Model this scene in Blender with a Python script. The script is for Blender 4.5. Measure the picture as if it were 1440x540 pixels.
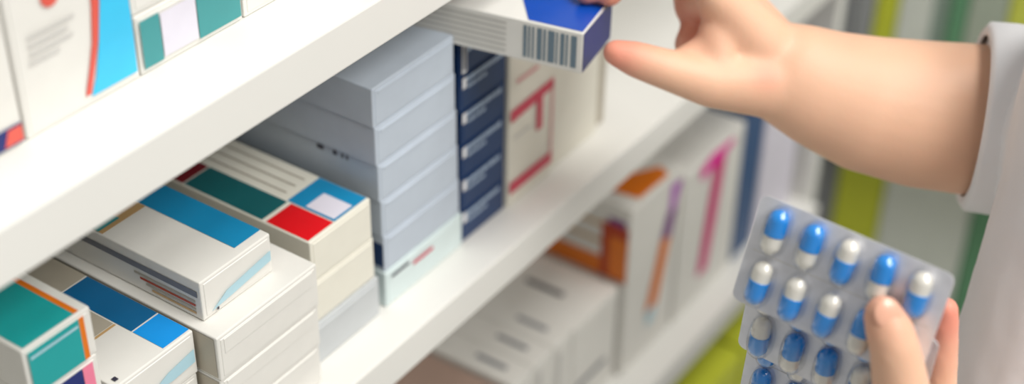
import bpy, bmesh, math, random
from mathutils import Vector, Matrix, Quaternion
random.seed(7)
for o in list(bpy.data.objects):
    bpy.data.objects.remove(o)
scene = bpy.context.scene
C = scene.collection

# ---------------------------------------------------------------- camera
YAW, PITCH, ROLL = math.radians(33.962), math.radians(35.026), math.radians(1.1305)
cam_data = bpy.data.cameras.new('camera')
cam_data.sensor_width = 36.0
cam_data.lens = 36.0 * 2171.6 / 1440.0
cam_data.clip_start = 0.05
cam = bpy.data.objects.new('camera', cam_data)
C.objects.link(cam)
fw = Vector((math.cos(YAW) * math.cos(PITCH), math.sin(YAW) * math.cos(PITCH), -math.sin(PITCH)))
rt0 = fw.cross(Vector((0, 0, 1))).normalized()
up0 = rt0.cross(fw)
rt = rt0 * math.cos(ROLL) + up0 * math.sin(ROLL)
up = up0 * math.cos(ROLL) - rt0 * math.sin(ROLL)
m = Matrix((rt, up, -fw)).transposed().to_4x4()
m.translation = Vector((0, 0, 1.65))
cam.matrix_world = m
cam_data.dof.use_dof = True
cam_data.dof.focus_distance = 0.785
cam_data.dof.aperture_fstop = 3.2
scene.camera = cam

# ---------------------------------------------------------------- world, lamps, exposure
scene.view_settings.view_transform = 'Standard'
scene.view_settings.look = 'None'
scene.view_settings.gamma = 1.0
scene.view_settings.use_curve_mapping = False
scene.view_settings.exposure = 0.07
w = bpy.data.worlds.new('room_light')
scene.world = w
w.use_nodes = True
w.node_tree.nodes['Background'].inputs[0].default_value = (1.0, 0.985, 0.96, 1)
w.node_tree.nodes['Background'].inputs[1].default_value = 0.31


def lamp(name, loc, target, size, power, col=(1, 0.98, 0.94)):
    d = bpy.data.lights.new(name, 'AREA')
    d.shape = 'RECTANGLE'
    d.size, d.size_y = size
    d.energy = power
    d.color = col
    o = bpy.data.objects.new(name, d)
    C.objects.link(o)
    o.location = loc
    o.rotation_euler = (Vector(target) - Vector(loc)).to_track_quat('-Z', 'Y').to_euler()


lamp('ceiling_lamp_aisle', (0.30, -1.75, 3.4), (0.60, 0.35, 1.1), (1.6, 0.9), 64)
lamp('fill_lamp_far', (1.05, -0.60, 3.6), (0.9, 0.3, 0.9), (1.4, 0.8), 38)  # unseen fill lamp, added to brighten the far right side


# ---------------------------------------------------------------- materials
def lin(c):
    return tuple(((v / 255) / 12.92 if v / 255 <= 0.04045 else ((v / 255 + 0.055) / 1.055) ** 2.4) for v in c)


MATS = {}


def mat(name, rgb, rough=0.5, metal=0.0, var=0.03, scale=60.0, bump=0.0, bscale=200.0, coat=0.0, sss=0.0, spec=0.5):
    if name in MATS:
        return MATS[name]
    mt = bpy.data.materials.new(name)
    mt.use_nodes = True
    nt = mt.node_tree
    b = nt.nodes['Principled BSDF']
    tc = nt.nodes.new('ShaderNodeTexCoord')
    n = nt.nodes.new('ShaderNodeTexNoise')
    n.inputs['Scale'].default_value = scale
    n.inputs['Detail'].default_value = 3
    nt.links.new(tc.outputs['Object'], n.inputs['Vector'])
    r = nt.nodes.new('ShaderNodeValToRGB')
    c = lin(rgb)
    r.color_ramp.elements[0].position = 0.3
    r.color_ramp.elements[1].position = 0.7
    r.color_ramp.elements[0].color = tuple(v * (1 - var) for v in c) + (1,)
    r.color_ramp.elements[1].color = tuple(min(1, v * (1 + var)) for v in c) + (1,)
    nt.links.new(n.outputs['Fac'], r.inputs['Fac'])
    nt.links.new(r.outputs['Color'], b.inputs['Base Color'])
    b.inputs['Roughness'].default_value = rough
    b.inputs['Metallic'].default_value = metal
    b.inputs['Specular IOR Level'].default_value = spec
    if coat:
        b.inputs['Coat Weight'].default_value = coat
        b.inputs['Coat Roughness'].default_value = 0.15
    if sss:
        b.inputs['Subsurface Weight'].default_value = sss
        b.inputs['Subsurface Radius'].default_value = (0.008, 0.003, 0.0015)
        b.inputs['Subsurface Scale'].default_value = 0.6
    if bump:
        n2 = nt.nodes.new('ShaderNodeTexNoise')
        n2.inputs['Scale'].default_value = bscale
        n2.inputs['Detail'].default_value = 4
        nt.links.new(tc.outputs['Object'], n2.inputs['Vector'])
        bp = nt.nodes.new('ShaderNodeBump')
        bp.inputs['Strength'].default_value = bump
        bp.inputs['Distance'].default_value = 0.002
        nt.links.new(n2.outputs['Fac'], bp.inputs['Height'])
        nt.links.new(bp.outputs['Normal'], b.inputs['Normal'])
    MATS[name] = mt
    return mt


SHELF = mat('shelf_enamel', (232, 231, 226), 0.4, var=0.01, scale=15)
CARD = mat('white_card', (230, 228, 222), 0.45, var=0.02)
CREAM = mat('cream_card', (232, 229, 216), 0.5, var=0.02)
GREY = mat('grey_blue_card', (190, 200, 212), 0.42, var=0.03)
GREYL = mat('light_grey_card', (196, 200, 202), 0.45)
PALE = mat('pale_teal_card', (214, 228, 228), 0.4)
NAVY = mat('navy_card', (8, 50, 98), 0.35)
NAVY2 = mat('navy_print', (20, 38, 110), 0.35)
BLUE = mat('cyan_blue_print', (18, 138, 188), 0.35)
BLUE2 = mat('bright_blue_print', (20, 150, 232), 0.35)
DBLUE = mat('deep_blue_print', (8, 98, 148), 0.35)
SKYB = mat('sky_blue_print', (60, 196, 240), 0.35)
TEALD = mat('dark_teal_print', (20, 96, 100), 0.35)
TEAL = mat('teal_print', (18, 160, 160), 0.3)
TEALG = mat('grey_teal_print', (62, 150, 152), 0.4)
PALEB = mat('pale_blue_print', (176, 212, 224), 0.4)
RED = mat('red_print', (222, 10, 22), 0.35)
CORAL = mat('coral_print', (224, 92, 78), 0.4)
ROSE = mat('rose_red_print', (206, 62, 88), 0.4)
MAGENTA = mat('magenta_print', (214, 10, 116), 0.4)
PINK = mat('hot_pink_print', (244, 40, 168), 0.4)
ORANGE = mat('orange_print', (226, 118, 14), 0.4)
RUST = mat('rust_print', (180, 60, 14), 0.4)
PURPLE = mat('purple_print', (120, 50, 130), 0.4)
VIOLET = mat('violet_print', (190, 110, 200), 0.4)
TAN = mat('tan_print', (196, 160, 110), 0.45)
TAUPE = mat('taupe_print', (176, 168, 152), 0.45)
LILAC = mat('lilac_print', (224, 220, 232), 0.45)
INK = mat('grey_ink', (120, 122, 130), 0.5)
INKD = mat('dark_ink', (52, 50, 66), 0.5)
BAR = mat('barcode_ink', (104, 124, 138), 0.5)
INKL = mat('faint_ink', (206, 204, 200), 0.5)
WHITEP = mat('white_print', (240, 242, 246), 0.45)
ROYAL = mat('royal_blue_print', (2, 74, 178), 0.3)
INDIGO = mat('indigo_print', (44, 46, 122), 0.3)
LIME = mat('lime_print', (208, 214, 62), 0.5)
GGREY = mat('mid_grey_card', (140, 142, 146), 0.5)
GGREEN = mat('grey_green_card', (156, 176, 164), 0.5)
GREEN = mat('green_card', (104, 158, 120), 0.5)
PALEG = mat('pale_sage_card', (226, 230, 222), 0.5)
OLIVE = mat('olive_green_card', (112, 132, 44), 0.5)
FLOORM = mat('floor_vinyl', (196, 196, 190), 0.4, var=0.04, scale=8)
COATM = mat('coat_cotton', (240, 240, 242), 0.85, var=0.02, scale=30, bump=0.25, bscale=60)
SKIN = mat('skin', (234, 188, 158), 0.48, var=0.07, scale=14, bump=0.06, bscale=350, sss=0.15, spec=0.35)
NAILM = mat('nail', (234, 178, 152), 0.25, var=0.02, coat=0.3)
FOIL = mat('foil', (226, 227, 234), 0.34, metal=0.35, var=0.05, scale=120, bump=0.12, bscale=260)
CAPB = mat('capsule_blue', (30, 150, 238), 0.18, coat=0.5, var=0.01)
CAPW = mat('capsule_white', (246, 240, 228), 0.2, coat=0.5, var=0.01)
DARK = mat('trouser_cloth', (60, 66, 84), 0.9)
SHOEM = mat('shoe_leather', (235, 235, 235), 0.5)
HAIRM = mat('hair_brown', (52, 36, 28), 0.5, var=0.15, scale=90)
EYEM = mat('eye_white', (240, 240, 238), 0.2)
IRISM = mat('eye_iris', (60, 40, 26), 0.2)
LIPM = mat('lip', (196, 110, 104), 0.4)


def bubble_mat():
    mt = bpy.data.materials.new('clear_plastic')
    mt.use_nodes = True
    nt = mt.node_tree
    nt.nodes.remove(nt.nodes['Principled BSDF'])
    out = nt.nodes['Material Output']
    tr = nt.nodes.new('ShaderNodeBsdfTransparent')
    tr.inputs[0].default_value = (0.95, 0.96, 0.97, 1)
    gl = nt.nodes.new('ShaderNodeBsdfGlossy')
    gl.inputs['Roughness'].default_value = 0.18
    fr = nt.nodes.new('ShaderNodeLayerWeight')
    fr.inputs['Blend'].default_value = 0.25
    mx = nt.nodes.new('ShaderNodeMixShader')
    mr = nt.nodes.new('ShaderNodeMapRange')
    mr.inputs['To Min'].default_value = 0.05
    mr.inputs['To Max'].default_value = 0.7
    nt.links.new(fr.outputs['Facing'], mr.inputs['Value'])
    nt.links.new(mr.outputs['Result'], mx.inputs[0])
    nt.links.new(tr.outputs[0], mx.inputs[1])
    nt.links.new(gl.outputs[0], mx.inputs[2])
    nt.links.new(mx.outputs[0], out.inputs['Surface'])
    return mt


BUBBLE = bubble_mat()


# ---------------------------------------------------------------- helpers
def tag(o, label=None, cat=None, group=None, kind=None):
    if label: o['label'] = label
    if cat: o['category'] = cat
    if group: o['group'] = group
    if kind: o['kind'] = kind
    return o


def link(name, me, material=None, parent=None):
    o = bpy.data.objects.new(name, me)
    C.objects.link(o)
    if material is not None:
        me.materials.append(material)
    if parent is not None:
        o.parent = parent
    return o


def empty(name, loc=(0, 0, 0), rz=0.0):
    o = bpy.data.objects.new(name, None)
    o.empty_display_size = 0.02
    C.objects.link(o)
    o.location = loc
    o.rotation_euler = (0, 0, rz)
    return o


def box_mesh(x0, x1, y0, y1, z0, z1, bev=0.0008, seg=2):
    bm = bmesh.new()
    bmesh.ops.create_cube(bm, size=1)
    for v in bm.verts:
        v.co = Vector(((x0 + x1) / 2 + v.co.x * (x1 - x0), (y0 + y1) / 2 + v.co.y * (y1 - y0), (z0 + z1) / 2 + v.co.z * (z1 - z0)))
    if bev:
        bmesh.ops.bevel(bm, geom=bm.edges[:], offset=bev, segments=seg, affect='EDGES', profile=0.5)
    me = bpy.data.meshes.new('box')
    bm.to_mesh(me)
    bm.free()
    return me


def bm_mesh(bm, smooth=False):
    bmesh.ops.recalc_face_normals(bm, faces=bm.faces[:])
    me = bpy.data.meshes.new('m')
    bm.to_mesh(me)
    bm.free()
    if smooth:
        for p in me.polygons:
            p.use_smooth = True
    return me


class Box:
    """A carton: bevelled body, raised end flap on its front, flat print as thin ink patches."""

    def __init__(self, label, x0, x1, z0, z1, y0=0.4715, depth=0.14, material=None, rz=0.0, name='medicine_box',
                 cat='box', group=None, flap=True, flap_mat=None, pivot=None, flapline=0.0):
        self.w, self.d, self.h = x1 - x0, depth, z1 - z0
        W, H, D = self.w / 2, self.h, self.d
        self.ox, self.oy, self.oz = (x0 + x1) / 2, y0, z0
        self.o = link(name, box_mesh(-W, W, 0, D, 0, H), material)
        self.o.location = (self.ox, self.oy, self.oz)
        self.o.rotation_euler = (0, 0, rz)
        tag(self.o, label, cat, group)
        self.material = material
        if flap:
            e = 0.0022
            f = link('end_flap', box_mesh(-W + e, W - e, -0.0004, 0.001, e, H - e * 0.9, 0.0003, 1), flap_mat or material, self.o)
            if flapline:
                link('tuck_tab', box_mesh(-W + e * 2, W - e * 2, -0.0008, 0.0002, H - flapline, H - e * 1.2, 0.0002, 1), flap_mat or material, self.o)

    # coordinates below are absolute (metres in the room) for unrotated boxes
    def top(self, pts, m, name='printed_panel', lift=0.0003):
        self._p([(x - self.ox, y - self.oy, self.h + lift) for x, y in pts], m, name)

    def front(self, pts, m, name='printed_panel', lift=0.0012):
        self._p([(x - self.ox, -lift, z - self.oz) for x, z in pts], m, name)

    def left(self, pts, m, name='printed_panel', lift=0.0003):
        self._p([(-self.w / 2 - lift, y - self.oy, z - self.oz) for y, z in pts], m, name)

    def _p(self, pts, m, name):
        bm = bmesh.new()
        bm.faces.new([bm.verts.new(p) for p in pts])
        me = bpy.data.meshes.new(name)
        bm.to_mesh(me)
        bm.free()
        return link(name, me, m, self.o)

    def multi(self, quads, m, name):
        bm = bmesh.new()
        for pts in quads:
            bm.faces.new([bm.verts.new(p) for p in pts])
        me = bpy.data.meshes.new(name)
        bm.to_mesh(me)
        bm.free()
        return link(name, me, m, self.o)


def R4(a0, a1, b0, b1):
    return [(a0, b0), (a1, b0), (a1, b1), (a0, b1)]


def copy_tree(o, label=None, loc=None):
    c = o.copy()
    C.objects.link(c)
    if label: c['label'] = label
    if loc is not None: c.location = loc
    for ch in list(o.children):
        k = ch.copy()
        C.objects.link(k)
        k.parent = c
        for g in list(ch.children):
            q = g.copy()
            C.objects.link(q)
            q.parent = k
    return c


# ---------------------------------------------------------------- setting
fl = link('floor', box_mesh(-3, 5, -3.2, 3.5, -0.05, 0.0, 0), FLOORM)
tag(fl, kind='structure')
PAINT = mat('wall_paint', (222, 222, 216), 0.7, var=0.01, scale=5)
tag(link('wall_back', box_mesh(-3, 5, 3.4, 3.5, 0, 3.0, 0), PAINT), kind='structure')
tag(link('wall_far', box_mesh(4.9, 5, -3.2, 3.4, 0, 3.0, 0), PAINT), kind='structure')

# ---------------------------------------------------------------- shelving
YF = 0.4428           # front edge of the boards
UT, LT, BT, DT = 1.2828, 1.05, 0.771, 0.46


def shelving(label, x0, x1, boards, z1, backm=mat('shade_grey_back', (104, 104, 102), 0.5)):  # back panel coloured dark grey to deepen the shade inside the shelves
    t = empty('shelving_unit', ((x0 + x1) / 2, YF, 0))
    tag(t, label, 'shelf')
    cx = (x0 + x1) / 2
    for zt in boards:
        link('shelf_board', box_mesh(x0 - cx, x1 - cx, 0, 0.40, zt - 0.0275, zt - 0.0003, 0.0012), SHELF, t)
    link('back_panel', box_mesh(x0 - cx, x1 - cx, 0.40, 0.415, 0, z1, 0.001), backm, t)
    for sx in (x0 - cx - 0.018, x1 - cx):
        link('side_panel', box_mesh(sx, sx + 0.018, 0.012, 0.415, 0, z1, 0.001), SHELF, t)
    link('plinth', box_mesh(x0 - cx, x1 - cx, 0.03, 0.05, 0, 0.09, 0.001), SHELF, t)
    return t


shelving('white shelving unit filled with medicine boxes on its boards', -0.05, 1.20, (UT, LT, BT, DT, 0.12), 1.62)

# ---------------------------------------------------------------- boxes on the upper board
yu = 0.4836
b = Box('white upright box with orange and navy label at its foot, leftmost on upper board', 0.262, 0.3425, UT, UT + 0.125, yu, 0.10, CARD)
b.front(R4(0.300, 0.3415, UT + 0.002, UT + 0.0115), NAVY2, 'navy_label')
b.front([(0.331, UT + 0.003), (0.3412, UT + 0.003), (0.3412, UT + 0.0105), (0.334, UT + 0.0105)], CORAL, 'orange_label', 0.0015)

b = Box('white upright box with a coral curve and sky blue shape on the upper board', 0.3440, 0.4100, UT, UT + 0.13, yu, 0.10, CARD)
b.front([(0.3805, UT + 0.0045), (0.408, UT + 0.0045), (0.4085, UT + 0.02), (0.4092, UT + 0.08), (0.396, UT + 0.08), (0.3925, UT + 0.047), (0.3885, UT + 0.027), (0.3845, UT + 0.0125)], SKYB, 'sky_blue_shape')
b.front([(0.3772, UT + 0.006), (0.3805, UT + 0.006), (0.3848, UT + 0.018), (0.3888, UT + 0.030), (0.3922, UT + 0.047), (0.395, UT + 0.08), (0.390, UT + 0.08), (0.3878, UT + 0.047), (0.3852, UT + 0.030), (0.3815, UT + 0.018)], CORAL, 'coral_curve')
b.multi([[(x0 - b.ox, -0.0012, zz - b.oz), (x1 - b.ox, -0.0012, zz - b.oz), (x1 - b.ox, -0.0012, zz + 0.0018 - b.oz), (x0 - b.ox, -0.0012, zz + 0.0018 - b.oz)]
         for x0, x1, zz in ((0.352, 0.378, UT + 0.046), (0.352, 0.374, UT + 0.042), (0.352, 0.376, UT + 0.038), (0.351, 0.368, UT + 0.034))], INKL, 'printed_text')
b.front([(0.367 + 0.005 * math.cos(a * math.pi / 6), UT + 0.0605 + 0.005 * math.sin(a * math.pi / 6)) for a in range(12)], CORAL, 'coral_dot')

b = Box('low white box with a grey teal chequer band on the upper board', 0.4112, 0.4788, UT, UT + 0.030, yu, 0.10, CARD)
b.front(R4(0.4128, 0.4248, UT + 0.003, UT + 0.0275), TEALG, 'teal_square')
b.front(R4(0.4485, 0.4770, UT + 0.003, UT + 0.0275), TEALG, 'teal_square')
b.front(R4(0.4255, 0.4478, UT + 0.004, UT + 0.0265), LILAC, 'pale_square')
b = Box('plain white box lying on top of the grey teal chequer box', 0.4112, 0.4788, UT + 0.0305, UT + 0.090, yu + 0.001, 0.10, CARD)
b = Box('plain white box at the right end of the upper board row', 0.4800, 0.5650, UT, UT + 0.12, yu, 0.10, CARD)

# ---------------------------------------------------------------- boxes on the middle board, from the left
y0 = 0.4715
# teal box on a navy and pink one
b = Box('white box with a navy and pink front under the teal box', 0.311, 0.350, LT + 0.028, LT + 0.114, y0, 0.13, CARD)
b.front(R4(0.322, 0.3395, LT + 0.094, LT + 0.112), NAVY2, 'navy_patch')
b.front(R4(0.3398, 0.346, LT + 0.085, LT + 0.112), mat('pink_print', (240, 130, 160)), 'pink_patch')
Box('white box at the bottom of the teal box stack', 0.311, 0.350, LT, LT + 0.0275, y0, 0.13, CARD)
b = Box('teal box with an orange border, top of the leftmost stack', 0.3105, 0.3508, LT + 0.1145, LT + 0.1420, y0, 0.13, CARD)
z1 = LT + 0.142
b.top(R4(0.3125, 0.3425, y0 + 0.0015, y0 + 0.125), TEAL, 'teal_panel')
b.top(R4(0.3425, 0.3455, y0 + 0.0015, y0 + 0.125), ORANGE, 'orange_border')
b.front(R4(0.3125, 0.3425, z1 - 0.0265, z1 - 0.0015), TEAL, 'teal_panel')
b.front(R4(0.3425, 0.3455, z1 - 0.0265, z1 - 0.0015), ORANGE, 'orange_border')
for yy in (0.03, 0.06):
    b.top(R4(0.3165, 0.3182, y0 + yy, y0 + yy + 0.05), TEALG, 'pale_line', 0.0005)
b.front(R4(0.3135, 0.3415, z1 - 0.006, z1 - 0.0045), PALEB, 'pale_line', 0.0015)

# second stack: blue striped box
zt = LT + 0.0865
b = Box('white box with a two tone blue stripe on top, beside the teal box', 0.3570, 0.4105, zt - 0.028, zt, y0, 0.14, CARD)
b.top(R4(0.3915, 0.4098, 0.4735, 0.4950), BLUE2, 'bright_blue_stripe')
b.top(R4(0.3915, 0.4098, 0.4960, 0.5480), DBLUE, 'deep_blue_stripe')
b.top(R4(0.3915, 0.4098, 0.5490, 0.6080), TAUPE, 'taupe_stripe')
b.top(R4(0.3590, 0.3905, 0.5080, 0.6080), TAUPE, 'taupe_panel')
b.top(R4(0.3590, 0.3905, 0.5060, 0.5076), TAN, 'tan_line')
b.top(R4(0.3600, 0.3620, 0.5095, 0.5130), INKD, 'dark_dot', 0.0005)
b.top(R4(0.3600, 0.3625, 0.4745, 0.4775), INKD, 'dark_dot', 0.0005)
b.front([(0.376, zt - 0.019), (0.390, zt - 0.0135), (0.4085, zt - 0.0105), (0.4085, zt - 0.019), (0.392, zt - 0.0205)], PALEB, 'pale_blue_swoosh')
for i in range(2):
    Box(('white box in the middle of the blue striped stack beside the teal box', 'lowest white box of the blue striped stack beside the teal box')[i],
        0.3572 + 0.0006 * i, 0.4102, zt - 0.0575 - 0.029 * i, zt - 0.029 - 0.029 * i, y0 + 0.001, 0.14, CARD)

# third stack: three wide boxes, then one with a blue stripe
for i in range(3):
    q = Box(('upper', 'middle', 'lowest')[i] + ' wide white box under the box with blue stripe and white panel',
            0.4125, 0.4900, LT + 0.0576 - 0.0288 * i, LT + 0.0862 - 0.0288 * i, 0.4570 + 0.001 * i, 0.16, CARD, flapline=0.012)
    q.left(R4(0.459, 0.61, LT + 0.0590 - 0.0288 * i, LT + 0.0850 - 0.0288 * i), TAUPE, 'taupe_side')
zt = LT + 0.1115
b = Box('white box with blue stripe, white panel and pale blue swoosh, topmost of third stack', 0.4188, 0.4715, zt - 0.0248, zt, y0, 0.14, CARD)
b.top(R4(0.4510, 0.4708, 0.4775, 0.6080), BLUE, 'blue_stripe')
b.top(R4(0.4195, 0.4505, 0.5420, 0.6080), TAN, 'tan_panel')
b.top(R4(0.4195, 0.4345, 0.5450, 0.6000), TEALG, 'teal_patch', 0.0005)
b.left(R4(0.474, 0.61, zt - 0.0105, zt - 0.0065), INK, 'grey_line')
for k, mm in enumerate((TAUPE, RUST, TAUPE, TAN)):
    b.left(R4(0.476, 0.520 - 0.004 * k, zt - 0.0145 - 0.0025 * k, zt - 0.0130 - 0.0025 * k), mm, 'text_line')
b.front([(0.424, zt - 0.021), (0.436, zt - 0.0145), (0.4695, zt - 0.0095), (0.4695, zt - 0.0160), (0.440, zt - 0.0195)], PALEB, 'pale_blue_swoosh')
b.front(R4(0.4275, 0.4290, zt - 0.0222, zt - 0.0205), INKD, 'dark_dot', 0.0015)

# fourth stack: red corner box on two more
zt = LT + 0.0865
Box('light grey box at the bottom of the red cornered stack', 0.4955, 0.5570, LT, LT + 0.0285, y0 - 0.0015, 0.15, GREYL, flapline=0.006)
Box('cream white box in the middle of the red cornered stack', 0.4985, 0.5555, LT + 0.0290, LT + 0.0575, y0, 0.15, CREAM)
b = Box('white box with red corner, blue square and dark teal stripe, topmost of its stack', 0.5015, 0.5545, LT + 0.0580, zt, y0, 0.15, CREAM)
b.top(R4(0.5025, 0.5240, 0.4735, 0.5045), RED, 'red_corner')
b.top(R4(0.5025, 0.5240, 0.5075, 0.5680), TEALD, 'dark_teal_stripe')
b.top(R4(0.5025, 0.5240, 0.5690, 0.5850), mat('maroon_print', (120, 16, 30)), 'maroon_patch')
b.top(R4(0.5250, 0.5535, 0.4735, 0.5085), BLUE, 'blue_square')
b.top(R4(0.5265, 0.5425, 0.4750, 0.4960), LILAC, 'white_square', 0.0005)
for k in range(3):
    b.top(R4(0.5300 + k * 0.008, 0.5312 + k * 0.008, 0.5140, 0.61), TAUPE, 'text_line')

# grey stack
GB = [LT + 0.0262 * i for i in range(6)]
p = Box('pale teal white box under the grey stack, lowest of it', 0.5640, 0.6420, LT, GB[1] - 0.0004, y0 - 0.001, 0.17, PALE)
p.front(R4(0.5900, 0.6100, LT + 0.0170, LT + 0.0195), ROSE, 'rose_text')
p.front(R4(0.5690, 0.5860, LT + 0.0205, LT + 0.0225), INKD, 'dark_text')
names = ['second lowest grey carton of the tall grey stack', 'third grey carton from the bottom of the tall grey stack',
         'middle grey carton of the tall grey stack', 'second grey carton from the top of the tall grey stack',
         'topmost grey carton of the tall grey stack under the shelf edge']
names[0] = 'lowest grey carton of the tall grey stack, with navy corner patch'
names[1] = 'second grey carton from the bottom of the tall grey stack'
offs = [(0.5650, 0.6408), (0.5640, 0.6395), (0.5625, 0.6385), (0.5610, 0.6370), (0.5598, 0.6358)]
g0 = None
for i in range(5):
    a, c = offs[i]
    q = Box(names[i], a, c, GB[i + 1], GB[i + 1] + 0.0258, y0, 0.17, GREY, group='grey cartons in the tall stack', flapline=0.005)
    if i == 0:
        q.left(R4(0.4722, 0.492, GB[1] + 0.003, GB[1] + 0.020), NAVY, 'navy_patch')
    if i == 2:
        for yy, ww in ((0.512, 0.005), (0.502, 0.003), (0.497, 0.0015), (0.4935, 0.0015)):
            q.left(R4(yy, yy + ww, GB[3] + 0.0215, GB[3] + 0.0245), INKD, 'dark_mark')

# navy stack
nl = ['lowest', 'second lowest', 'third from the bottom', 'third from the top', 'second from the top', 'topmost']
for i in range(6):
    za = LT + 0.025 * i
    q = Box('navy carton with white lettering, %s of the navy stack' % nl[i], 0.6425 + 0.0006 * (i % 2) - 0.001 * (i > 3), 0.6912, za, za + 0.0247, y0 + 0.0005, 0.13, NAVY,
            group='navy cartons in a stack')
    quads = []
    for r, (a, c) in enumerate(((0.648, 0.684), (0.649, 0.668))):
        x = a
        while x < c:
            ww = random.uniform(0.0022, 0.0042)
            zz = za + 0.0195 - 0.0048 * r
            quads.append([(x - q.ox, -0.0012, zz - za), (x + ww - q.ox, -0.0012, zz - za), (x + ww - q.ox, -0.0012, zz + 0.0034 - 0.001 * r - za), (x - q.ox, -0.0012, zz + 0.0034 - 0.001 * r - za)])
            x += ww + 0.0008
    q.multi(quads, mat('pale_lettering', (172, 192, 216), 0.5), 'white_lettering')
    q.front(R4(0.6436, 0.6476, za + 0.0158, za + 0.0232), WHITEP, 'white_emblem')
    if i == 5:
        q.front(R4(0.6428, 0.6478, za + 0.002, za + 0.0235), WHITEP, 'white_label', 0.0014)
        q.front(R4(0.6436, 0.6468, za + 0.004, za + 0.0205), INK, 'grey_label', 0.0017)

# red lined and cream cartons
b = Box('tall white carton with rose red bands beside the navy stack', 0.6935, 0.7450, LT, LT + 0.148, y0 - 0.001, 0.12, CREAM)
b.front([(0.6942, LT + 0.0660), (0.7442, LT + 0.0700), (0.7442, LT + 0.0775), (0.6942, LT + 0.0750)], ROSE, 'rose_band')
b.front(R4(0.6942, 0.7442, LT + 0.0100, LT + 0.0190), ROSE, 'rose_band')
b.front(R4(0.7240, 0.7310, LT + 0.0450, LT + 0.0720), ROSE, 'rose_bar', 0.0014)
b.front(R4(0.7415, 0.7442, LT + 0.0190, LT + 0.0720), mat('pale_rose', (226, 170, 170)), 'pale_rose_edge')
b.front(R4(0.7000, 0.7250, LT + 0.0930, LT + 0.0960), mat('pale_rose', (226, 170, 170)), 'pale_rose_text')
b.front(R4(0.6980, 0.7180, LT + 0.0520, LT + 0.0540), INKL, 'grey_text')
Box('plain cream carton right of the red banded carton', 0.7465, 0.8080, LT, LT + 0.120, y0 + 0.001, 0.12, CREAM)
Box('slim grey upright block standing in for the shaded gap at the row end', 0.8110, 0.8230, LT, LT + 0.100, y0 + 0.004, 0.12, TAUPE, name='slim_box')  # grey block added in place of the dark gap's shadow
Box('large white carton at the back of the shelf behind the thumb', 0.8900, 1.0600, LT, LT + 0.150, 0.60, 0.16, CARD)

# ---------------------------------------------------------------- lower board
yb = 0.4770
ZT = 0.871
dn = ['nearest', 'middle', 'farthest']
for i in range(3):
    x0 = 0.7140 + 0.0277 * i
    q = Box('%s of three slim white cartons with a grey dash on top, lower board' % dn[i], x0, x0 + 0.0270, BT, ZT, yb, 0.12, CARD, name='slim_box',
            group='slim white cartons on the lower board')
    q.top(R4(x0 + 0.0115, x0 + 0.0160, 0.4920, 0.5200), INK, 'grey_dash')
    q.front(R4(x0 + 0.0060, x0 + 0.0110, 0.790, 0.860), INKL, 'faint_stripe')
q = Box('white carton with a dark dash on top beside the orange printed carton', 0.7980, 0.8660, BT, ZT - 0.003, yb, 0.12, CARD)
q.top(R4(0.8270, 0.8325, 0.5070, 0.5430), INKD, 'dark_dash')
q.front(R4(0.803, 0.850, 0.8000, 0.8050), INK, 'grey_band')
Box('carton in shadow brown standing at the near end of the lower board', 0.6000, 0.7120, BT, ZT - 0.004, yb + 0.002, 0.14, mat('shade_brown_card', (176, 150, 136)), flap=True)  # brown shade under the board above is put into the card colour

q = Box('white carton with orange side band and purple orange stripe on the lower board', 0.8700, 0.9530, BT, 0.943, yb - 0.005, 0.13, CARD)
ya = yb - 0.005
q.left(R4(ya + 0.001, ya + 0.125, 0.8690, 0.8880), ORANGE, 'orange_band')
q.left(R4(ya + 0.001, ya + 0.026, 0.8700, 0.9240), RUST, 'rust_strip', 0.0005)
q.left(R4(ya + 0.001, ya + 0.018, 0.8720, 0.9120), ORANGE, 'orange_strip', 0.0007)
q.left(R4(ya + 0.026, ya + 0.10, 0.9010, 0.9045), TAN, 'tan_line')
q.left(R4(ya + 0.026, ya + 0.10, 0.9180, 0.9215), TAN, 'tan_line')
q.left(R4(ya + 0.004, ya + 0.020, 0.9180, 0.9300), PURPLE, 'purple_patch')
q.top([(0.888, ya + 0.004), (0.932, ya + 0.002), (0.938, ya + 0.014), (0.905, ya + 0.034), (0.884, ya + 0.036)], ORANGE, 'orange_arrow')
q.top([(0.8715, ya + 0.030), (0.890, ya + 0.026), (0.890, ya + 0.044), (0.8715, ya + 0.050)], PURPLE, 'purple_tip', 0.0005)
q.front([(0.9040, 0.8170), (0.9240, 0.8170), (0.9390, 0.8790), (0.9220, 0.8830)], ORANGE, 'orange_stripe')
q.front([(0.9220, 0.8830), (0.9390, 0.8790), (0.9450, 0.9060), (0.9290, 0.9060)], PURPLE, 'purple_stripe')
q.front([(0.9320, 0.9060), (0.9420, 0.9060), (0.9510, 0.9300), (0.9330, 0.9330)], VIOLET, 'violet_stripe')
q.front([(0.9060, 0.8010), (0.9190, 0.8010), (0.9225, 0.8170), (0.9080, 0.8170)], PALEB, 'pale_blue_foot')
q = Box('white carton with a magenta stripe and hot pink arrow on the lower board', 0.9560, 1.0640, BT, 0.928, yb - 0.006, 0.13, CARD)
q.front([(0.9950, 0.7980), (1.0130, 0.7980), (1.0220, 0.8560), (1.0290, 0.9150), (1.0090, 0.9150), (1.0020, 0.8560)], MAGENTA, 'magenta_stripe')
q.front([(0.9850, 0.9080), (1.0400, 0.9180), (1.0420, 0.9240), (1.0000, 0.9270), (0.9820, 0.9200)], PINK, 'pink_arrow', 0.0014)
q = Box('navy carton beside the magenta striped carton', 1.0660, 1.1060, BT, 0.945, yb - 0.006, 0.13, mat('slate_navy_card', (50, 84, 128)))
q = Box('pale lilac carton at the far end of the lower board', 1.1100, 1.1900, BT, 0.925, yb - 0.006, 0.13, LILAC)

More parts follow.
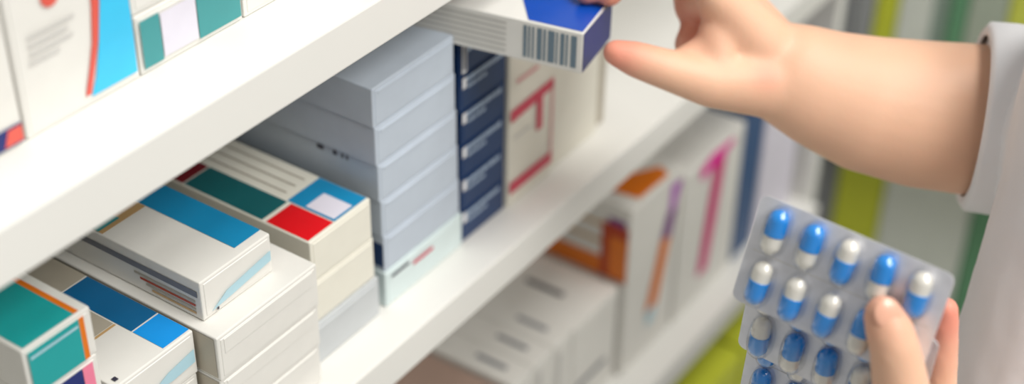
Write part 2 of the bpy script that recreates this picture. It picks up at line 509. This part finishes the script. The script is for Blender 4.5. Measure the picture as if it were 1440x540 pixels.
# bottom boards: yellow cartons
for i, (x0, x1) in enumerate(((0.90, 0.985), (0.99, 1.075), (1.08, 1.165))):
    Box(('nearest', 'middle', 'farthest')[i] + ' lime carton under the lower board', x0, x1, DT, 0.665, yb - 0.027, 0.16, LIME, group='lime cartons under the lower board')

# end-of-aisle display stand facing back along the aisle
SX = 1.44
t = empty('display_stand', (SX, 0.36, 0))
tag(t, 'white end of aisle display stand with two tiers of tall cartons', 'display stand')
for zt in (0.33, 0.72):
    link('shelf_board', box_mesh(-0.03, 0.22, -0.27, 0.27, zt - 0.02, zt, 0.001), SHELF, t)
link('back_panel', box_mesh(0.22, 0.235, -0.27, 0.27, 0, 1.12, 0.001), SHELF, t)
for sy in (-0.285, 0.27):
    link('side_panel', box_mesh(-0.03, 0.235, sy, sy + 0.015, 0, 1.12, 0.001), SHELF, t)
link('plinth', box_mesh(-0.01, 0.22, -0.27, 0.27, 0, 0.12, 0.001), SHELF, t)


def far(ya, yb_, zb, zt, m, label):
    """tall carton with a lid flap and a printed panel, front facing -X"""
    W, H = (ya - yb_) / 2 - 0.0008, zt - zb
    o = link('tall_box', box_mesh(-W, W, 0, 0.15, 0, H), m)
    o.location = (SX + random.uniform(0, 0.008), (ya + yb_) / 2, zb)
    o.rotation_euler = (0, 0, -math.pi / 2)
    tag(o, label, 'box', 'tall cartons on the display stand')
    link('end_flap', box_mesh(-W + 0.002, W - 0.002, -0.0006, 0.001, 0.003, H - 0.003, 0.0003, 1), m, o)
    return o


T = 0.7203
for (a, c, top, mm, lab) in (
        (0.615, 0.556, 1.00, PALEG, 'pale tall carton at the shelf side of the upper display tier'),
        (0.556, 0.531, 1.02, GGREY, 'mid grey tall carton, nearer the shelf of the grey pair above the arm'),
        (0.531, 0.507, 1.01, mat('soft_grey_card', (158, 160, 163)), 'lighter grey tall carton left of the lime carton above the arm'),
        (0.507, 0.481, 1.03, LIME, 'narrow lime tall carton above the bare forearm'),
        (0.481, 0.444, 1.02, PALEG, 'pale sage tall carton right of the lime carton above the arm'),
        (0.444, 0.426, 1.00, GGREEN, 'grey green tall carton left of the green one above the arm'),
        (0.426, 0.407, 1.01, GREEN, 'green tall carton above the wrist end of the sleeve'),
        (0.407, 0.366, 1.00, mat('sage_grey_card', (176, 186, 170), 0.5), 'sage grey tall carton above the white cuff'),
        (0.366, 0.325, 1.02, mat('yellow_green_card', (212, 218, 90), 0.5), 'yellow green tall carton above the white sleeve'),
        (0.325, 0.250, 1.00, PALEG, 'pale tall carton at the aisle side of the upper display tier'),
        (0.250, 0.150, 1.00, CARD, 'white tall carton at the aisle end of the upper display tier')):
    far(a, c, T, top, mm, lab)
T = 0.3303
for (a, c, top, mm, lab) in (
        (0.620, 0.566, 0.66, LILAC, 'lilac tall carton at the shelf side of the lower display tier'),
        (0.566, 0.541, 0.67, GREYL, 'light grey tall carton above the blister packs'),
        (0.541, 0.515, 0.66, GGREY, 'mid grey tall carton left of the lime carton below the arm'),
        (0.515, 0.459, 0.68, LIME, 'wide lime tall carton below the bare forearm'),
        (0.459, 0.357, 0.69, PALEG, 'wide pale sage tall carton below the bare forearm'),
        (0.357, 0.322, 0.69, GREEN, 'green tall carton beside the white coat below the cuff'),
        (0.322, 0.250, 0.68, OLIVE, 'olive tall carton behind the white coat'),
        (0.250, 0.150, 0.68, CARD, 'white tall carton at the aisle end of the lower display tier')):
    far(a, c, T, top, mm, lab)

# ---------------------------------------------------------------- the box being pulled out
HB = 1.2005
hb = Box('white and royal blue medicine box with barcode, pulled out by the hand', -0.0232, 0.0232, 0, 0.0262, 0, 0.135, CARD, flap=False)
hb.o.rotation_euler = (0, 0, math.radians(11))
hb.o.location = (0.6742, 0.3972, HB)
W = 0.0232
hb.front(R4(-W + 0.0006, W - 0.0006, 0.0006, 0.0256), INDIGO, 'indigo_end', 0.0004)
hb.top([(-W + 0.0015, 0.0008), (W - 0.0008, 0.0008), (W - 0.0008, 0.060), (-W + 0.0015, 0.034)], ROYAL, 'royal_blue_panel')
bars = []
y = 0.0035
for wd, gp in ((.0035, .0018), (.0012, .0010), (.0024, .0016), (.0010, .0010), (.0040, .0014), (.0014, .0010), (.0030, .0018), (.0012, .0012), (.0012, .0010), (.0020, .0015)):
    bars.append([(-W - 0.0003, y, 0.003), (-W - 0.0003, y + wd, 0.003), (-W - 0.0003, y + wd, 0.0235), (-W - 0.0003, y, 0.0235)])
    y += wd + gp
hb.multi(bars, BAR, 'barcode')
lines = []
for k in range(6):
    z = 0.0035 + k * 0.0036
    lines.append([(-W - 0.0003, 0.047, z), (-W - 0.0003, 0.128, z), (-W - 0.0003, 0.128, z + 0.0012), (-W - 0.0003, 0.047, z + 0.0012)])
hb.multi(lines, mat('faint_grey_print', (198, 196, 190)), 'printed_text')

# ---------------------------------------------------------------- blister packs
U3 = Vector((-0.00059, -0.01765, -0.00055))
V3 = Vector((-0.00797, 0.00105, -0.02544))
PU, PV = U3.length, V3.length
U3.normalize(); V3.normalize()
N3 = U3.cross(V3).normalized()      # U x V : away from or towards the camera
if N3.dot(fw) > 0:
    N3 = -N3
FOILH = 0.0006


def capsule_bm(r, half, y0, y1, seg=14):
    """part of a capsule of radius r along +-y (total half length `half`), from y0 to y1"""
    bm = bmesh.new()
    ys = []
    n = 22
    for i in range(n + 1):
        ys.append(y0 + (y1 - y0) * i / n)
    rings = []
    for yv in ys:
        e = max(0.0, abs(yv) - (half - r))
        rr = math.sqrt(max(0.0, r * r - e * e))
        if rr < 1e-6:
            rr = 1e-5
        rings.append([bm.verts.new((rr * math.cos(2 * math.pi * k / seg), yv, rr * math.sin(2 * math.pi * k / seg))) for k in range(seg)])
    for a, c in zip(rings, rings[1:]):
        for k in range(seg):
            bm.faces.new((a[k], a[(k + 1) % seg], c[(k + 1) % seg], c[k]))
    bm.faces.new(rings[0]); bm.faces.new(rings[-1])
    return bm


CR, CH = 0.0050, 0.0112
me_cap = bm_mesh(capsule_bm(CR, CH, -0.0015, CH), True)
me_body = bm_mesh(capsule_bm(CR * 0.95, CH * 0.99, -CH * 0.99, -0.001), True)


def bubble_mesh():
    bm = bmesh.new()
    A, B, H = 0.0066, 0.0128, 0.0092
    seg, rings = 28, 7
    prev = None
    for j in range(rings):
        tt = j / (rings - 1) * math.pi / 2
        s, h = math.cos(tt) ** 0.55 if j < rings - 1 else 0.02, H * math.sin(tt)
        ring = []
        for k in range(seg):
            a = 2 * math.pi * k / seg
            ca, sa = math.cos(a), math.sin(a)
            ex = 2 / 2.6
            ring.append(bm.verts.new((A * s * math.copysign(abs(ca) ** ex, ca), B * s * math.copysign(abs(sa) ** ex, sa), h)))
        if prev:
            for k in range(seg):
                bm.faces.new((prev[k], prev[(k + 1) % seg], ring[(k + 1) % seg], ring[k]))
        prev = ring
    bm.faces.new(prev)
    return bm_mesh(bm, True)


me_bub = bubble_mesh()
for me_, mm in ((me_cap, CAPB), (me_body, CAPW), (me_bub, BUBBLE)):
    me_.materials.append(mm)


def card_mesh():
    bm = bmesh.new()
    hw, hh, r = PU * 2.5 + 0.0035, PV + 0.0005, 0.004
    pts = []
    for cx, cy, a0 in ((hw - r, hh - r, 0), (-hw + r, hh - r, 90), (-hw + r, -hh + r, 180), (hw - r, -hh + r, 270)):
        for k in range(5):
            a = math.radians(a0 + 22.5 * k)
            pts.append((cx + r * math.cos(a), cy + r * math.sin(a)))
    lo = [bm.verts.new((x, y_, -FOILH)) for x, y_ in pts]
    hi = [bm.verts.new((x, y_, 0)) for x, y_ in pts]
    bm.faces.new(hi); bm.faces.new(lo[::-1])
    n = len(pts)
    for k in range(n):
        bm.faces.new((lo[k], lo[(k + 1) % n], hi[(k + 1) % n], hi[k]))
    return bm_mesh(bm)


def blister(center, label, flips, tilt=0.0):
    mt = Matrix((U3, -V3, N3)).transposed().to_4x4() @ Matrix.Rotation(math.radians(tilt), 4, 'X')
    mt.translation = Vector(center)
    root = empty('blister_pack')
    root.matrix_world = mt
    tag(root, label, 'blister pack', 'capsule blister packs in the hand')
    link('foil_card', card_mesh(), FOIL, root)
    for r in range(2):
        for c in range(5):
            x, y_ = (c - 2) * PU, (0.5 - r) * PV
            bub = link('bubble', me_bub, None, root)
            bub.location = (x, y_, 0.0001)
            cb = link('capsule', me_body, None, root)
            up_ = flips[r][c]
            cb.location = (x + random.uniform(-.0003, .0003), y_ + random.uniform(-.0006, .0006), CR * 0.62)
            cb.rotation_euler = (0, 0, (0 if up_ else math.pi) + random.uniform(-.05, .05))
            link('capsule_cap', me_cap, None, cb)
    # tear perforation between the two rows
    link('perforation', box_mesh(-PU * 2.5, PU * 2.5, -0.0002, 0.0002, 0.0, 0.00015, 0), INKL, root)
    return root


blister((0.5394, 0.1839, 1.2153), 'frontmost capsule blister pack, pressed by the thumb', ((1, 1, 0, 1, 0), (0, 0, 0, 1, 0)))
blister((0.5487, 0.1847, 1.1746), 'second capsule blister pack, peeking out below the frontmost one', ((1, 0, 0, 0, 1), (0, 1, 1, 0, 0)), 15)
blister((0.5602, 0.1854, 1.1330), 'hindmost capsule blister pack, lowest of the three in the hand', ((0, 1, 0, 1, 1), (1, 1, 1, 0, 0)), 15)


# ---------------------------------------------------------------- person
def add_capsule(bm, p0, r0, p1, r1, seg=20):
    """closed tapered capsule"""
    p0, p1 = Vector(p0), Vector(p1)
    ax = p1 - p0
    L = ax.length
    if L < 1e-6:
        ax = Vector((0, 0, 1)); L = 1e-6
    ax = ax.normalized()
    q = Vector((0, 0, 1)).rotation_difference(ax)
    prof = []
    n = 6
    for i in range(n + 1):
        a = -math.pi / 2 + math.pi / 2 * i / n
        prof.append((r0 * math.cos(a), r0 * math.sin(a)))
    for i in range(n + 1):
        a = math.pi / 2 * i / n
        prof.append((r1 * math.cos(a), L + r1 * math.sin(a)))
    rings = []
    for k, (rr, h) in enumerate(prof):
        if k in (0, len(prof) - 1):
            rings.append([bm.verts.new(p0 + q @ Vector((0, 0, h)))])
        else:
            rings.append([bm.verts.new(p0 + q @ Vector((rr * math.cos(2 * math.pi * j / seg), rr * math.sin(2 * math.pi * j / seg), h))) for j in range(seg)])
    for a, c in zip(rings, rings[1:]):
        for j in range(seg):
            j2 = (j + 1) % seg
            if len(a) == 1:
                bm.faces.new((a[0], c[j2], c[j]))
            elif len(c) == 1:
                bm.faces.new((a[j], a[j2], c[0]))
            else:
                bm.faces.new((a[j], a[j2], c[j2], c[j]))


def chain(bm, pts):
    for (p0, r0), (p1, r1) in zip(pts, pts[1:]):
        add_capsule(bm, p0, r0, p1, r1)


def add_ellipsoid(bm, c, rad, rot=None):
    geo = bmesh.ops.create_icosphere(bm, subdivisions=3, radius=1.0)
    for v in geo['verts']:
        p = Vector((v.co.x * rad[0], v.co.y * rad[1], v.co.z * rad[2]))
        if rot is not None:
            p = rot @ p
        v.co = Vector(c) + p


def loft(bm, secs, seg=28):
    """secs: (centre, radius along A, radius along B); A = direction given per section"""
    rings = []
    for i, (c, ra, rb, A) in enumerate(secs):
        c = Vector(c)
        d = (Vector(secs[min(i + 1, len(secs) - 1)][0]) - Vector(secs[max(i - 1, 0)][0])).normalized()
        A = Vector(A)
        A = (A - d * A.dot(d)).normalized()
        B = d.cross(A)
        rings.append([bm.verts.new(c + A * ra * math.cos(2 * math.pi * j / seg) + B * rb * math.sin(2 * math.pi * j / seg)) for j in range(seg)])
    for a, c in zip(rings, rings[1:]):
        for j in range(seg):
            bm.faces.new((a[j], a[(j + 1) % seg], c[(j + 1) % seg], c[j]))
    bm.faces.new(rings[0][::-1]); bm.faces.new(rings[-1])


def fuse(name, bm, voxel, smooth_it, material, parent, factor=0.5):
    bmesh.ops.recalc_face_normals(bm, faces=bm.faces[:])
    me = bpy.data.meshes.new(name + '_src')
    bm.to_mesh(me)
    bm.free()
    o = bpy.data.objects.new(name + '_src', me)
    C.objects.link(o)
    md = o.modifiers.new('r', 'REMESH')
    md.mode = 'VOXEL'
    md.voxel_size = voxel
    ms = o.modifiers.new('s', 'SMOOTH')
    ms.factor = factor
    ms.iterations = smooth_it
    dg = bpy.context.evaluated_depsgraph_get()
    me2 = bpy.data.meshes.new_from_object(o.evaluated_get(dg))
    bpy.data.objects.remove(o)
    for p_ in me2.polygons:
        p_.use_smooth = True
    me2.materials.clear()
    return link(name, me2, material, parent)


person = empty('person', (0, 0, 0))
tag(person, 'person in a white coat reaching for a box and holding capsule blister packs', 'person')
SH_L = Vector((0.7718, 0.1131, 1.2597))
EL_L = Vector((0.6471, 0.0777, 0.9619))
WR_L = Vector((0.5338, 0.1286, 1.1158))
EL_R = Vector((0.8280, 0.1065, 1.1728))
SH_R = Vector((1.06, -0.10, 1.27))
TC = Vector((0.93, -0.05, 0))
FACE = Vector((0.6, 0.8, 0))
SIDE = Vector((0.8, -0.6, 0))
imup = up

body = bmesh.new()
# right forearm and wrist (elliptical sections)
loft(body, [(tuple(EL_R), 0.046, 0.044, imup),
            ((0.8082, 0.1573, 1.1707), 0.0455, 0.043, imup),
            ((0.7914, 0.2000, 1.1692), 0.0450, 0.041, imup),
            ((0.7666, 0.2327, 1.1746), 0.0432, 0.038, imup),
            ((0.7467, 0.2607, 1.1821), 0.0396, 0.034, imup),
            ((0.7344, 0.2832, 1.1907), 0.0345, 0.029, imup),
            ((0.7265, 0.3008, 1.1988), 0.0305, 0.026, imup),
            ((0.7201, 0.3194, 1.2095), 0.0200, 0.017, imup)])
MI, MM, MR, MP = (0.7048, 0.3360, 1.2430), (0.7289, 0.3635, 1.2203), (0.7483, 0.3714, 1.2252), (0.7674, 0.3746, 1.2259)
WRR = (0.7273, 0.3059, 1.2004)
# metacarpals
for mc, r in ((MI, 0.0135), (MM, 0.0130), (MR, 0.0125), (MP, 0.0115)):
    add_capsule(body, WRR, 0.022, mc, r)
for a, c in ((MI, MM), (MM, MR), (MR, MP)):
    add_capsule(body, a, 0.0115, c, 0.0110)
# fingers of the right hand
chain(body, [(MI, 0.0120), ((0.7170, 0.3594, 1.2656), 0.0100), ((0.7085, 0.3871, 1.2672), 0.0090), ((0.6880, 0.3981, 1.2343), 0.0076)])
chain(body, [(MM, 0.0118), ((0.7380, 0.3859, 1.2525), 0.0098), ((0.7237, 0.4126, 1.2568), 0.0088), ((0.6831, 0.4104, 1.2339), 0.0076)])
chain(body, [(MR, 0.0112), ((0.7641, 0.3964, 1.2585), 0.0094), ((0.7484, 0.4207, 1.2576), 0.0084), ((0.7160, 0.4197, 1.2411), 0.0072)])
chain(body, [(MP, 0.0100), ((0.7872, 0.3953, 1.2502), 0.0082), ((0.7747, 0.4158, 1.2516), 0.0074), ((0.7432, 0.4153, 1.2401), 0.0066)])
# thumb of the right hand
TTIP = (0.6546, 0.3729, 1.2199)
chain(body, [((0.7156, 0.3039, 1.1953), 0.0215), ((0.6866, 0.3281, 1.2013), 0.0150), ((0.6685, 0.3500, 1.2111), 0.0116), ((0.6605, 0.3637, 1.2161), 0.0104), (TTIP, 0.0078)])
add_capsule(body, (0.6947, 0.3290, 1.2115), 0.0120, (0.6999, 0.3342, 1.2254), 0.0110)
add_capsule(body, (0.7061, 0.3553, 1.2076), 0.0075, (0.7235, 0.3589, 1.2137), 0.0090)
add_capsule(body, (0.7061, 0.3553, 1.2076), 0.0080, (0.7203, 0.3283, 1.2064), 0.0150)
add_capsule(body, (0.6845, 0.3454, 1.2126), 0.0070, (0.6977, 0.3336, 1.2188), 0.0095)
# right upper arm
chain(body, [(tuple(EL_R), 0.046), (tuple((EL_R + SH_R) / 2), 0.047), (tuple(SH_R), 0.052)])

# left arm
loft(body, [(tuple(EL_L), 0.042, 0.040, imup), (tuple(EL_L.lerp(WR_L, 0.4)), 0.039, 0.036, imup),
            (tuple(EL_L.lerp(WR_L, 0.8)), 0.029, 0.023, rt), (tuple(WR_L), 0.027, 0.020, rt),
            (tuple(WR_L + (WR_L - EL_L).normalized() * 0.02), 0.028, 0.019, rt)])
chain(body, [(tuple(EL_L), 0.042), (tuple((EL_L + SH_L) / 2), 0.046), (tuple(SH_L), 0.052)])
LI, LM_, LR_, LP_ = (0.5490, 0.1644, 1.1205), (0.5607, 0.1563, 1.1191), (0.5672, 0.1455, 1.1182), (0.5675, 0.1338, 1.1179)
for mc, r in ((LI, 0.0120), (LM_, 0.0118), (LR_, 0.0112), (LP_, 0.0105)):
    add_capsule(body, tuple(WR_L), 0.0175, mc, r)
for a, c in ((LI, LM_), (LM_, LR_), (LR_, LP_)):
    add_capsule(body, a, 0.011, c, 0.0105)
chain(body, [(LI, 0.0105), ((0.5924, 0.1875, 1.1206), 0.0090), ((0.5976, 0.1948, 1.1430), 0.0082), ((0.5964, 0.1959, 1.1633), 0.0072)])
chain(body, [(LM_, 0.0105), ((0.6048, 0.1760, 1.1225), 0.0090), ((0.6061, 0.1818, 1.1496), 0.0082), ((0.6011, 0.1826, 1.1723), 0.0072)])
chain(body, [(LR_, 0.0100), ((0.5991, 0.1575, 1.1324), 0.0086), ((0.6003, 0.1618, 1.1583), 0.0078), ((0.5925, 0.1621, 1.1823), 0.0070)])
chain(body, [(LP_, 0.0098), ((0.5787, 0.1389, 1.1492), 0.0082), ((0.5820, 0.1430, 1.1739), 0.0074), ((0.5834, 0.1458, 1.1917), 0.0064)])
# left thumb
LT_TIP = (0.5287, 0.1581, 1.2186)
chain(body, [(tuple(WR_L), 0.0180), ((0.5263, 0.1348, 1.1553), 0.0168), ((0.5251, 0.1420, 1.1841), 0.0132), ((0.5258, 0.1494, 1.2065), 0.0112), ((0.5274, 0.1540, 1.2138), 0.0108), (LT_TIP, 0.0092)])

# torso, neck, head
def T3(side, face, z):
    return TC + SIDE * side + FACE * face + Vector((0, 0, z))


loft(body, [(tuple(T3(0, 0, 0.86)), 0.160, 0.100, SIDE), (tuple(T3(0, 0, 1.00)), 0.130, 0.090, SIDE), (tuple(T3(0, 0, 1.18)), 0.150, 0.100, SIDE),
            (tuple(T3(0, 0, 1.28)), 0.150, 0.080, SIDE), (tuple(T3(0, 0, 1.33)), 0.070, 0.055, SIDE)])
add_capsule(body, tuple(SH_L), 0.050, tuple(T3(0, 0, 1.28)), 0.050)
add_capsule(body, tuple(SH_R), 0.050, tuple(T3(0, 0, 1.28)), 0.050)
add_capsule(body, tuple(T3(0, 0, 1.30)), 0.052, tuple(T3(0, 0.02, 1.42)), 0.048)
HC = T3(0, 0.03, 1.49)
hrot = Matrix((SIDE, FACE, Vector((0, 0, 1)))).transposed()
add_ellipsoid(body, HC, (0.072, 0.090, 0.108), hrot)
add_ellipsoid(body, HC + FACE * 0.045 - Vector((0, 0, 0.055)), (0.048, 0.042, 0.052), hrot)
add_capsule(body, tuple(HC + FACE * 0.082 + Vector((0, 0, 0.005))), 0.008, tuple(HC + FACE * 0.098 - Vector((0, 0, 0.028))), 0.0115)
for s_ in (-1, 1):
    add_ellipsoid(body, HC + SIDE * 0.074 * s_ - FACE * 0.005 - Vector((0, 0, 0.008)), (0.008, 0.018, 0.030), hrot)
bo = fuse('body', body, 0.0022, 11, SKIN, person)


# pinker skin at the fingertips and in the wrist crease
def blush(o, spots):
    import numpy as np
    me = o.data
    co_ = np.empty(len(me.vertices) * 3)
    me.vertices.foreach_get('co', co_)
    co_ = co_.reshape(-1, 3)
    val = np.zeros(len(co_))
    for c, rad, amt in spots:
        d2 = ((co_ - np.array(c)) ** 2).sum(1)
        val = np.maximum(val, amt * np.exp(-d2 / (rad * rad)))
    at = me.attributes.new('blush', 'FLOAT', 'POINT')
    at.data.foreach_set('value', val)
    nt = SKIN.node_tree
    b = nt.nodes['Principled BSDF']
    src = b.inputs['Base Color'].links[0].from_socket
    an = nt.nodes.new('ShaderNodeAttribute')
    an.attribute_name = 'blush'
    mx = nt.nodes.new('ShaderNodeMix')
    mx.data_type = 'RGBA'
    cols = [i for i in mx.inputs if i.type == 'RGBA']
    cols[1].default_value = lin((232, 128, 112)) + (1,)
    nt.links.new(an.outputs['Fac'], mx.inputs[0])
    nt.links.new(src, cols[0])
    nt.links.new([q for q in mx.outputs if q.type == 'RGBA'][0], b.inputs['Base Color'])


blush(bo, [(TTIP, 0.018, 0.7), ((0.6880, 0.3981, 1.2343), 0.016, 0.7), ((0.6831, 0.4104, 1.2339), 0.016, 0.7), ((0.5825, 0.1452, 1.1901), 0.020, 0.75), ((0.5801, 0.1432, 1.1752), 0.016, 0.4), (LT_TIP, 0.012, 0.35),
          ((0.7051, 0.3469, 1.2189), 0.018, 0.5), ((0.7152, 0.3617, 1.2165), 0.020, 0.5), ((0.6977, 0.2998, 1.2092), 0.009, 0.35)])


def small(name, c, rad, rot, m, parent):
    bm = bmesh.new()
    add_ellipsoid(bm, c, rad, rot)
    return link(name, bm_mesh(bm, True), m, parent)


for s_ in (-1, 1):
    e = small('eye', HC + SIDE * 0.031 * s_ + FACE * 0.076 + Vector((0, 0, 0.004)), (0.012, 0.010, 0.008), hrot, EYEM, person)
    small('iris', HC + SIDE * 0.031 * s_ + FACE * 0.0845 + Vector((0, 0, 0.004)), (0.0055, 0.0025, 0.0055), hrot, IRISM, e)
small('mouth', HC + FACE * 0.084 - Vector((0, 0, 0.058)), (0.022, 0.008, 0.007), hrot, LIPM, person)
hair = bmesh.new()
add_ellipsoid(hair, HC - FACE * 0.012 + Vector((0, 0, 0.022)), (0.080, 0.092, 0.100), hrot)
add_ellipsoid(hair, HC - FACE * 0.075 - Vector((0, 0, 0.02)), (0.060, 0.045, 0.090), hrot)
fuse('hair', hair, 0.006, 4, HAIRM, person)


# nails: thin curved plates lying on the thumbs
def nail(c, ax, nrm, wdt, lng):
    ax = Vector(ax).normalized()
    nrm = Vector(nrm)
    nrm = (nrm - ax * nrm.dot(ax)).normalized()
    rot = Matrix((ax.cross(nrm), ax, nrm)).transposed()
    small('thumbnail', Vector(c), (wdt, lng, 0.0016), rot, NAILM, bo)


nail(Vector(LT_TIP) - fw * 0.0079 + up * 0.001, Vector(LT_TIP) - Vector((0.5258, 0.1494, 1.2065)), -fw + up * 0.25, 0.0062, 0.0074)
# coat
coat = bmesh.new()
CUF = Vector((0.7863, 0.2025, 1.1738))
def sec(c, a, b_, A): return (tuple(c), a, b_, A)
loft(coat, [sec(CUF, 0.0530, 0.053, imup), sec(CUF.lerp(EL_R, 0.5), 0.058, 0.058, imup), sec(EL_R, 0.062, 0.062, imup)])
chain(coat, [(tuple(EL_R), 0.060), (tuple((EL_R + SH_R) / 2), 0.063), (tuple(SH_R), 0.068)])
chain(coat, [(tuple(SH_L), 0.066), (tuple(SH_L.lerp(EL_L, 0.3)), 0.068), (tuple(SH_L.lerp(EL_L, 0.6)), 0.074), (tuple(EL_L), 0.062)])
add_capsule(coat, tuple(EL_L), 0.060, tuple(EL_L.lerp(WR_L, 0.45)), 0.048)
loft(coat, [sec(T3(0, 0, 0.52), 0.225, 0.165, SIDE), sec(T3(0, 0, 0.80), 0.205, 0.145, SIDE), sec(T3(0, 0, 1.00), 0.160, 0.120, SIDE), sec(T3(0, 0, 1.18), 0.172, 0.125, SIDE),
            sec(T3(0, 0, 1.28), 0.170, 0.100, SIDE), sec(T3(0, 0, 1.345), 0.075, 0.066, SIDE)])
add_capsule(coat, tuple(SH_L), 0.064, tuple(T3(0, 0, 1.27)), 0.070)
add_capsule(coat, tuple(SH_R), 0.064, tuple(T3(0, 0, 1.27)), 0.070)
co = fuse('coat', coat, 0.005, 5, COATM, person)
# wrinkles of the cloth
tex = bpy.data.textures.new('cloth_folds', 'CLOUDS')
tex.noise_scale = 0.07
md = co.modifiers.new('folds', 'DISPLACE')
md.texture = tex
md.strength = 0.006
md.mid_level = 0.5


def cuff(c, d, ra, wid, parent):
    d = Vector(d).normalized()
    q = Vector((0, 0, 1)).rotation_difference(d)
    bm = bmesh.new()
    seg = 36
    prof = [(ra - 0.004, -wid / 2), (ra, -wid / 2 - 0.001), (ra + 0.004, -wid / 2 + 0.002), (ra + 0.0045, 0), (ra + 0.004, wid / 2 - 0.002), (ra, wid / 2 + 0.001), (ra - 0.004, wid / 2)]
    rings = [[bm.verts.new(Vector(c) + q @ Vector((r_ * (1 + 0.02 * math.sin(3 * k * 0.1745 + 1)) * math.cos(2 * math.pi * k / seg), r_ * math.sin(2 * math.pi * k / seg), h))) for k in range(seg)] for r_, h in prof]
    for a, c_ in zip(rings, rings[1:]):
        for k in range(seg):
            bm.faces.new((a[k], a[(k + 1) % seg], c_[(k + 1) % seg], c_[k]))
    return link('cuff', bm_mesh(bm, True), COATM, parent)


cuff(CUF + (EL_R - CUF).normalized() * 0.012, EL_R - CUF, 0.0515, 0.030, co)
cuff(EL_L.lerp(WR_L, 0.5), WR_L - EL_L, 0.046, 0.025, co)

# trousers and shoes
tr = bmesh.new()
for s_ in (-1, 1):
    chain(tr, [(tuple(T3(0.085 * s_, 0, 0.84)), 0.095), (tuple(T3(0.09 * s_, 0.01, 0.46)), 0.068), (tuple(T3(0.09 * s_, -0.01, 0.11)), 0.058)])
fuse('trousers', tr, 0.008, 4, DARK, person)
for s_ in (-1, 1):
    sh = bmesh.new()
    chain(sh, [(tuple(T3(0.09 * s_, -0.03, 0.045)), 0.042), (tuple(T3(0.095 * s_, 0.09, 0.040)), 0.040), (tuple(T3(0.095 * s_, 0.17, 0.034)), 0.032)])
    so = fuse('shoe', sh, 0.006, 3, SHOEM, person)
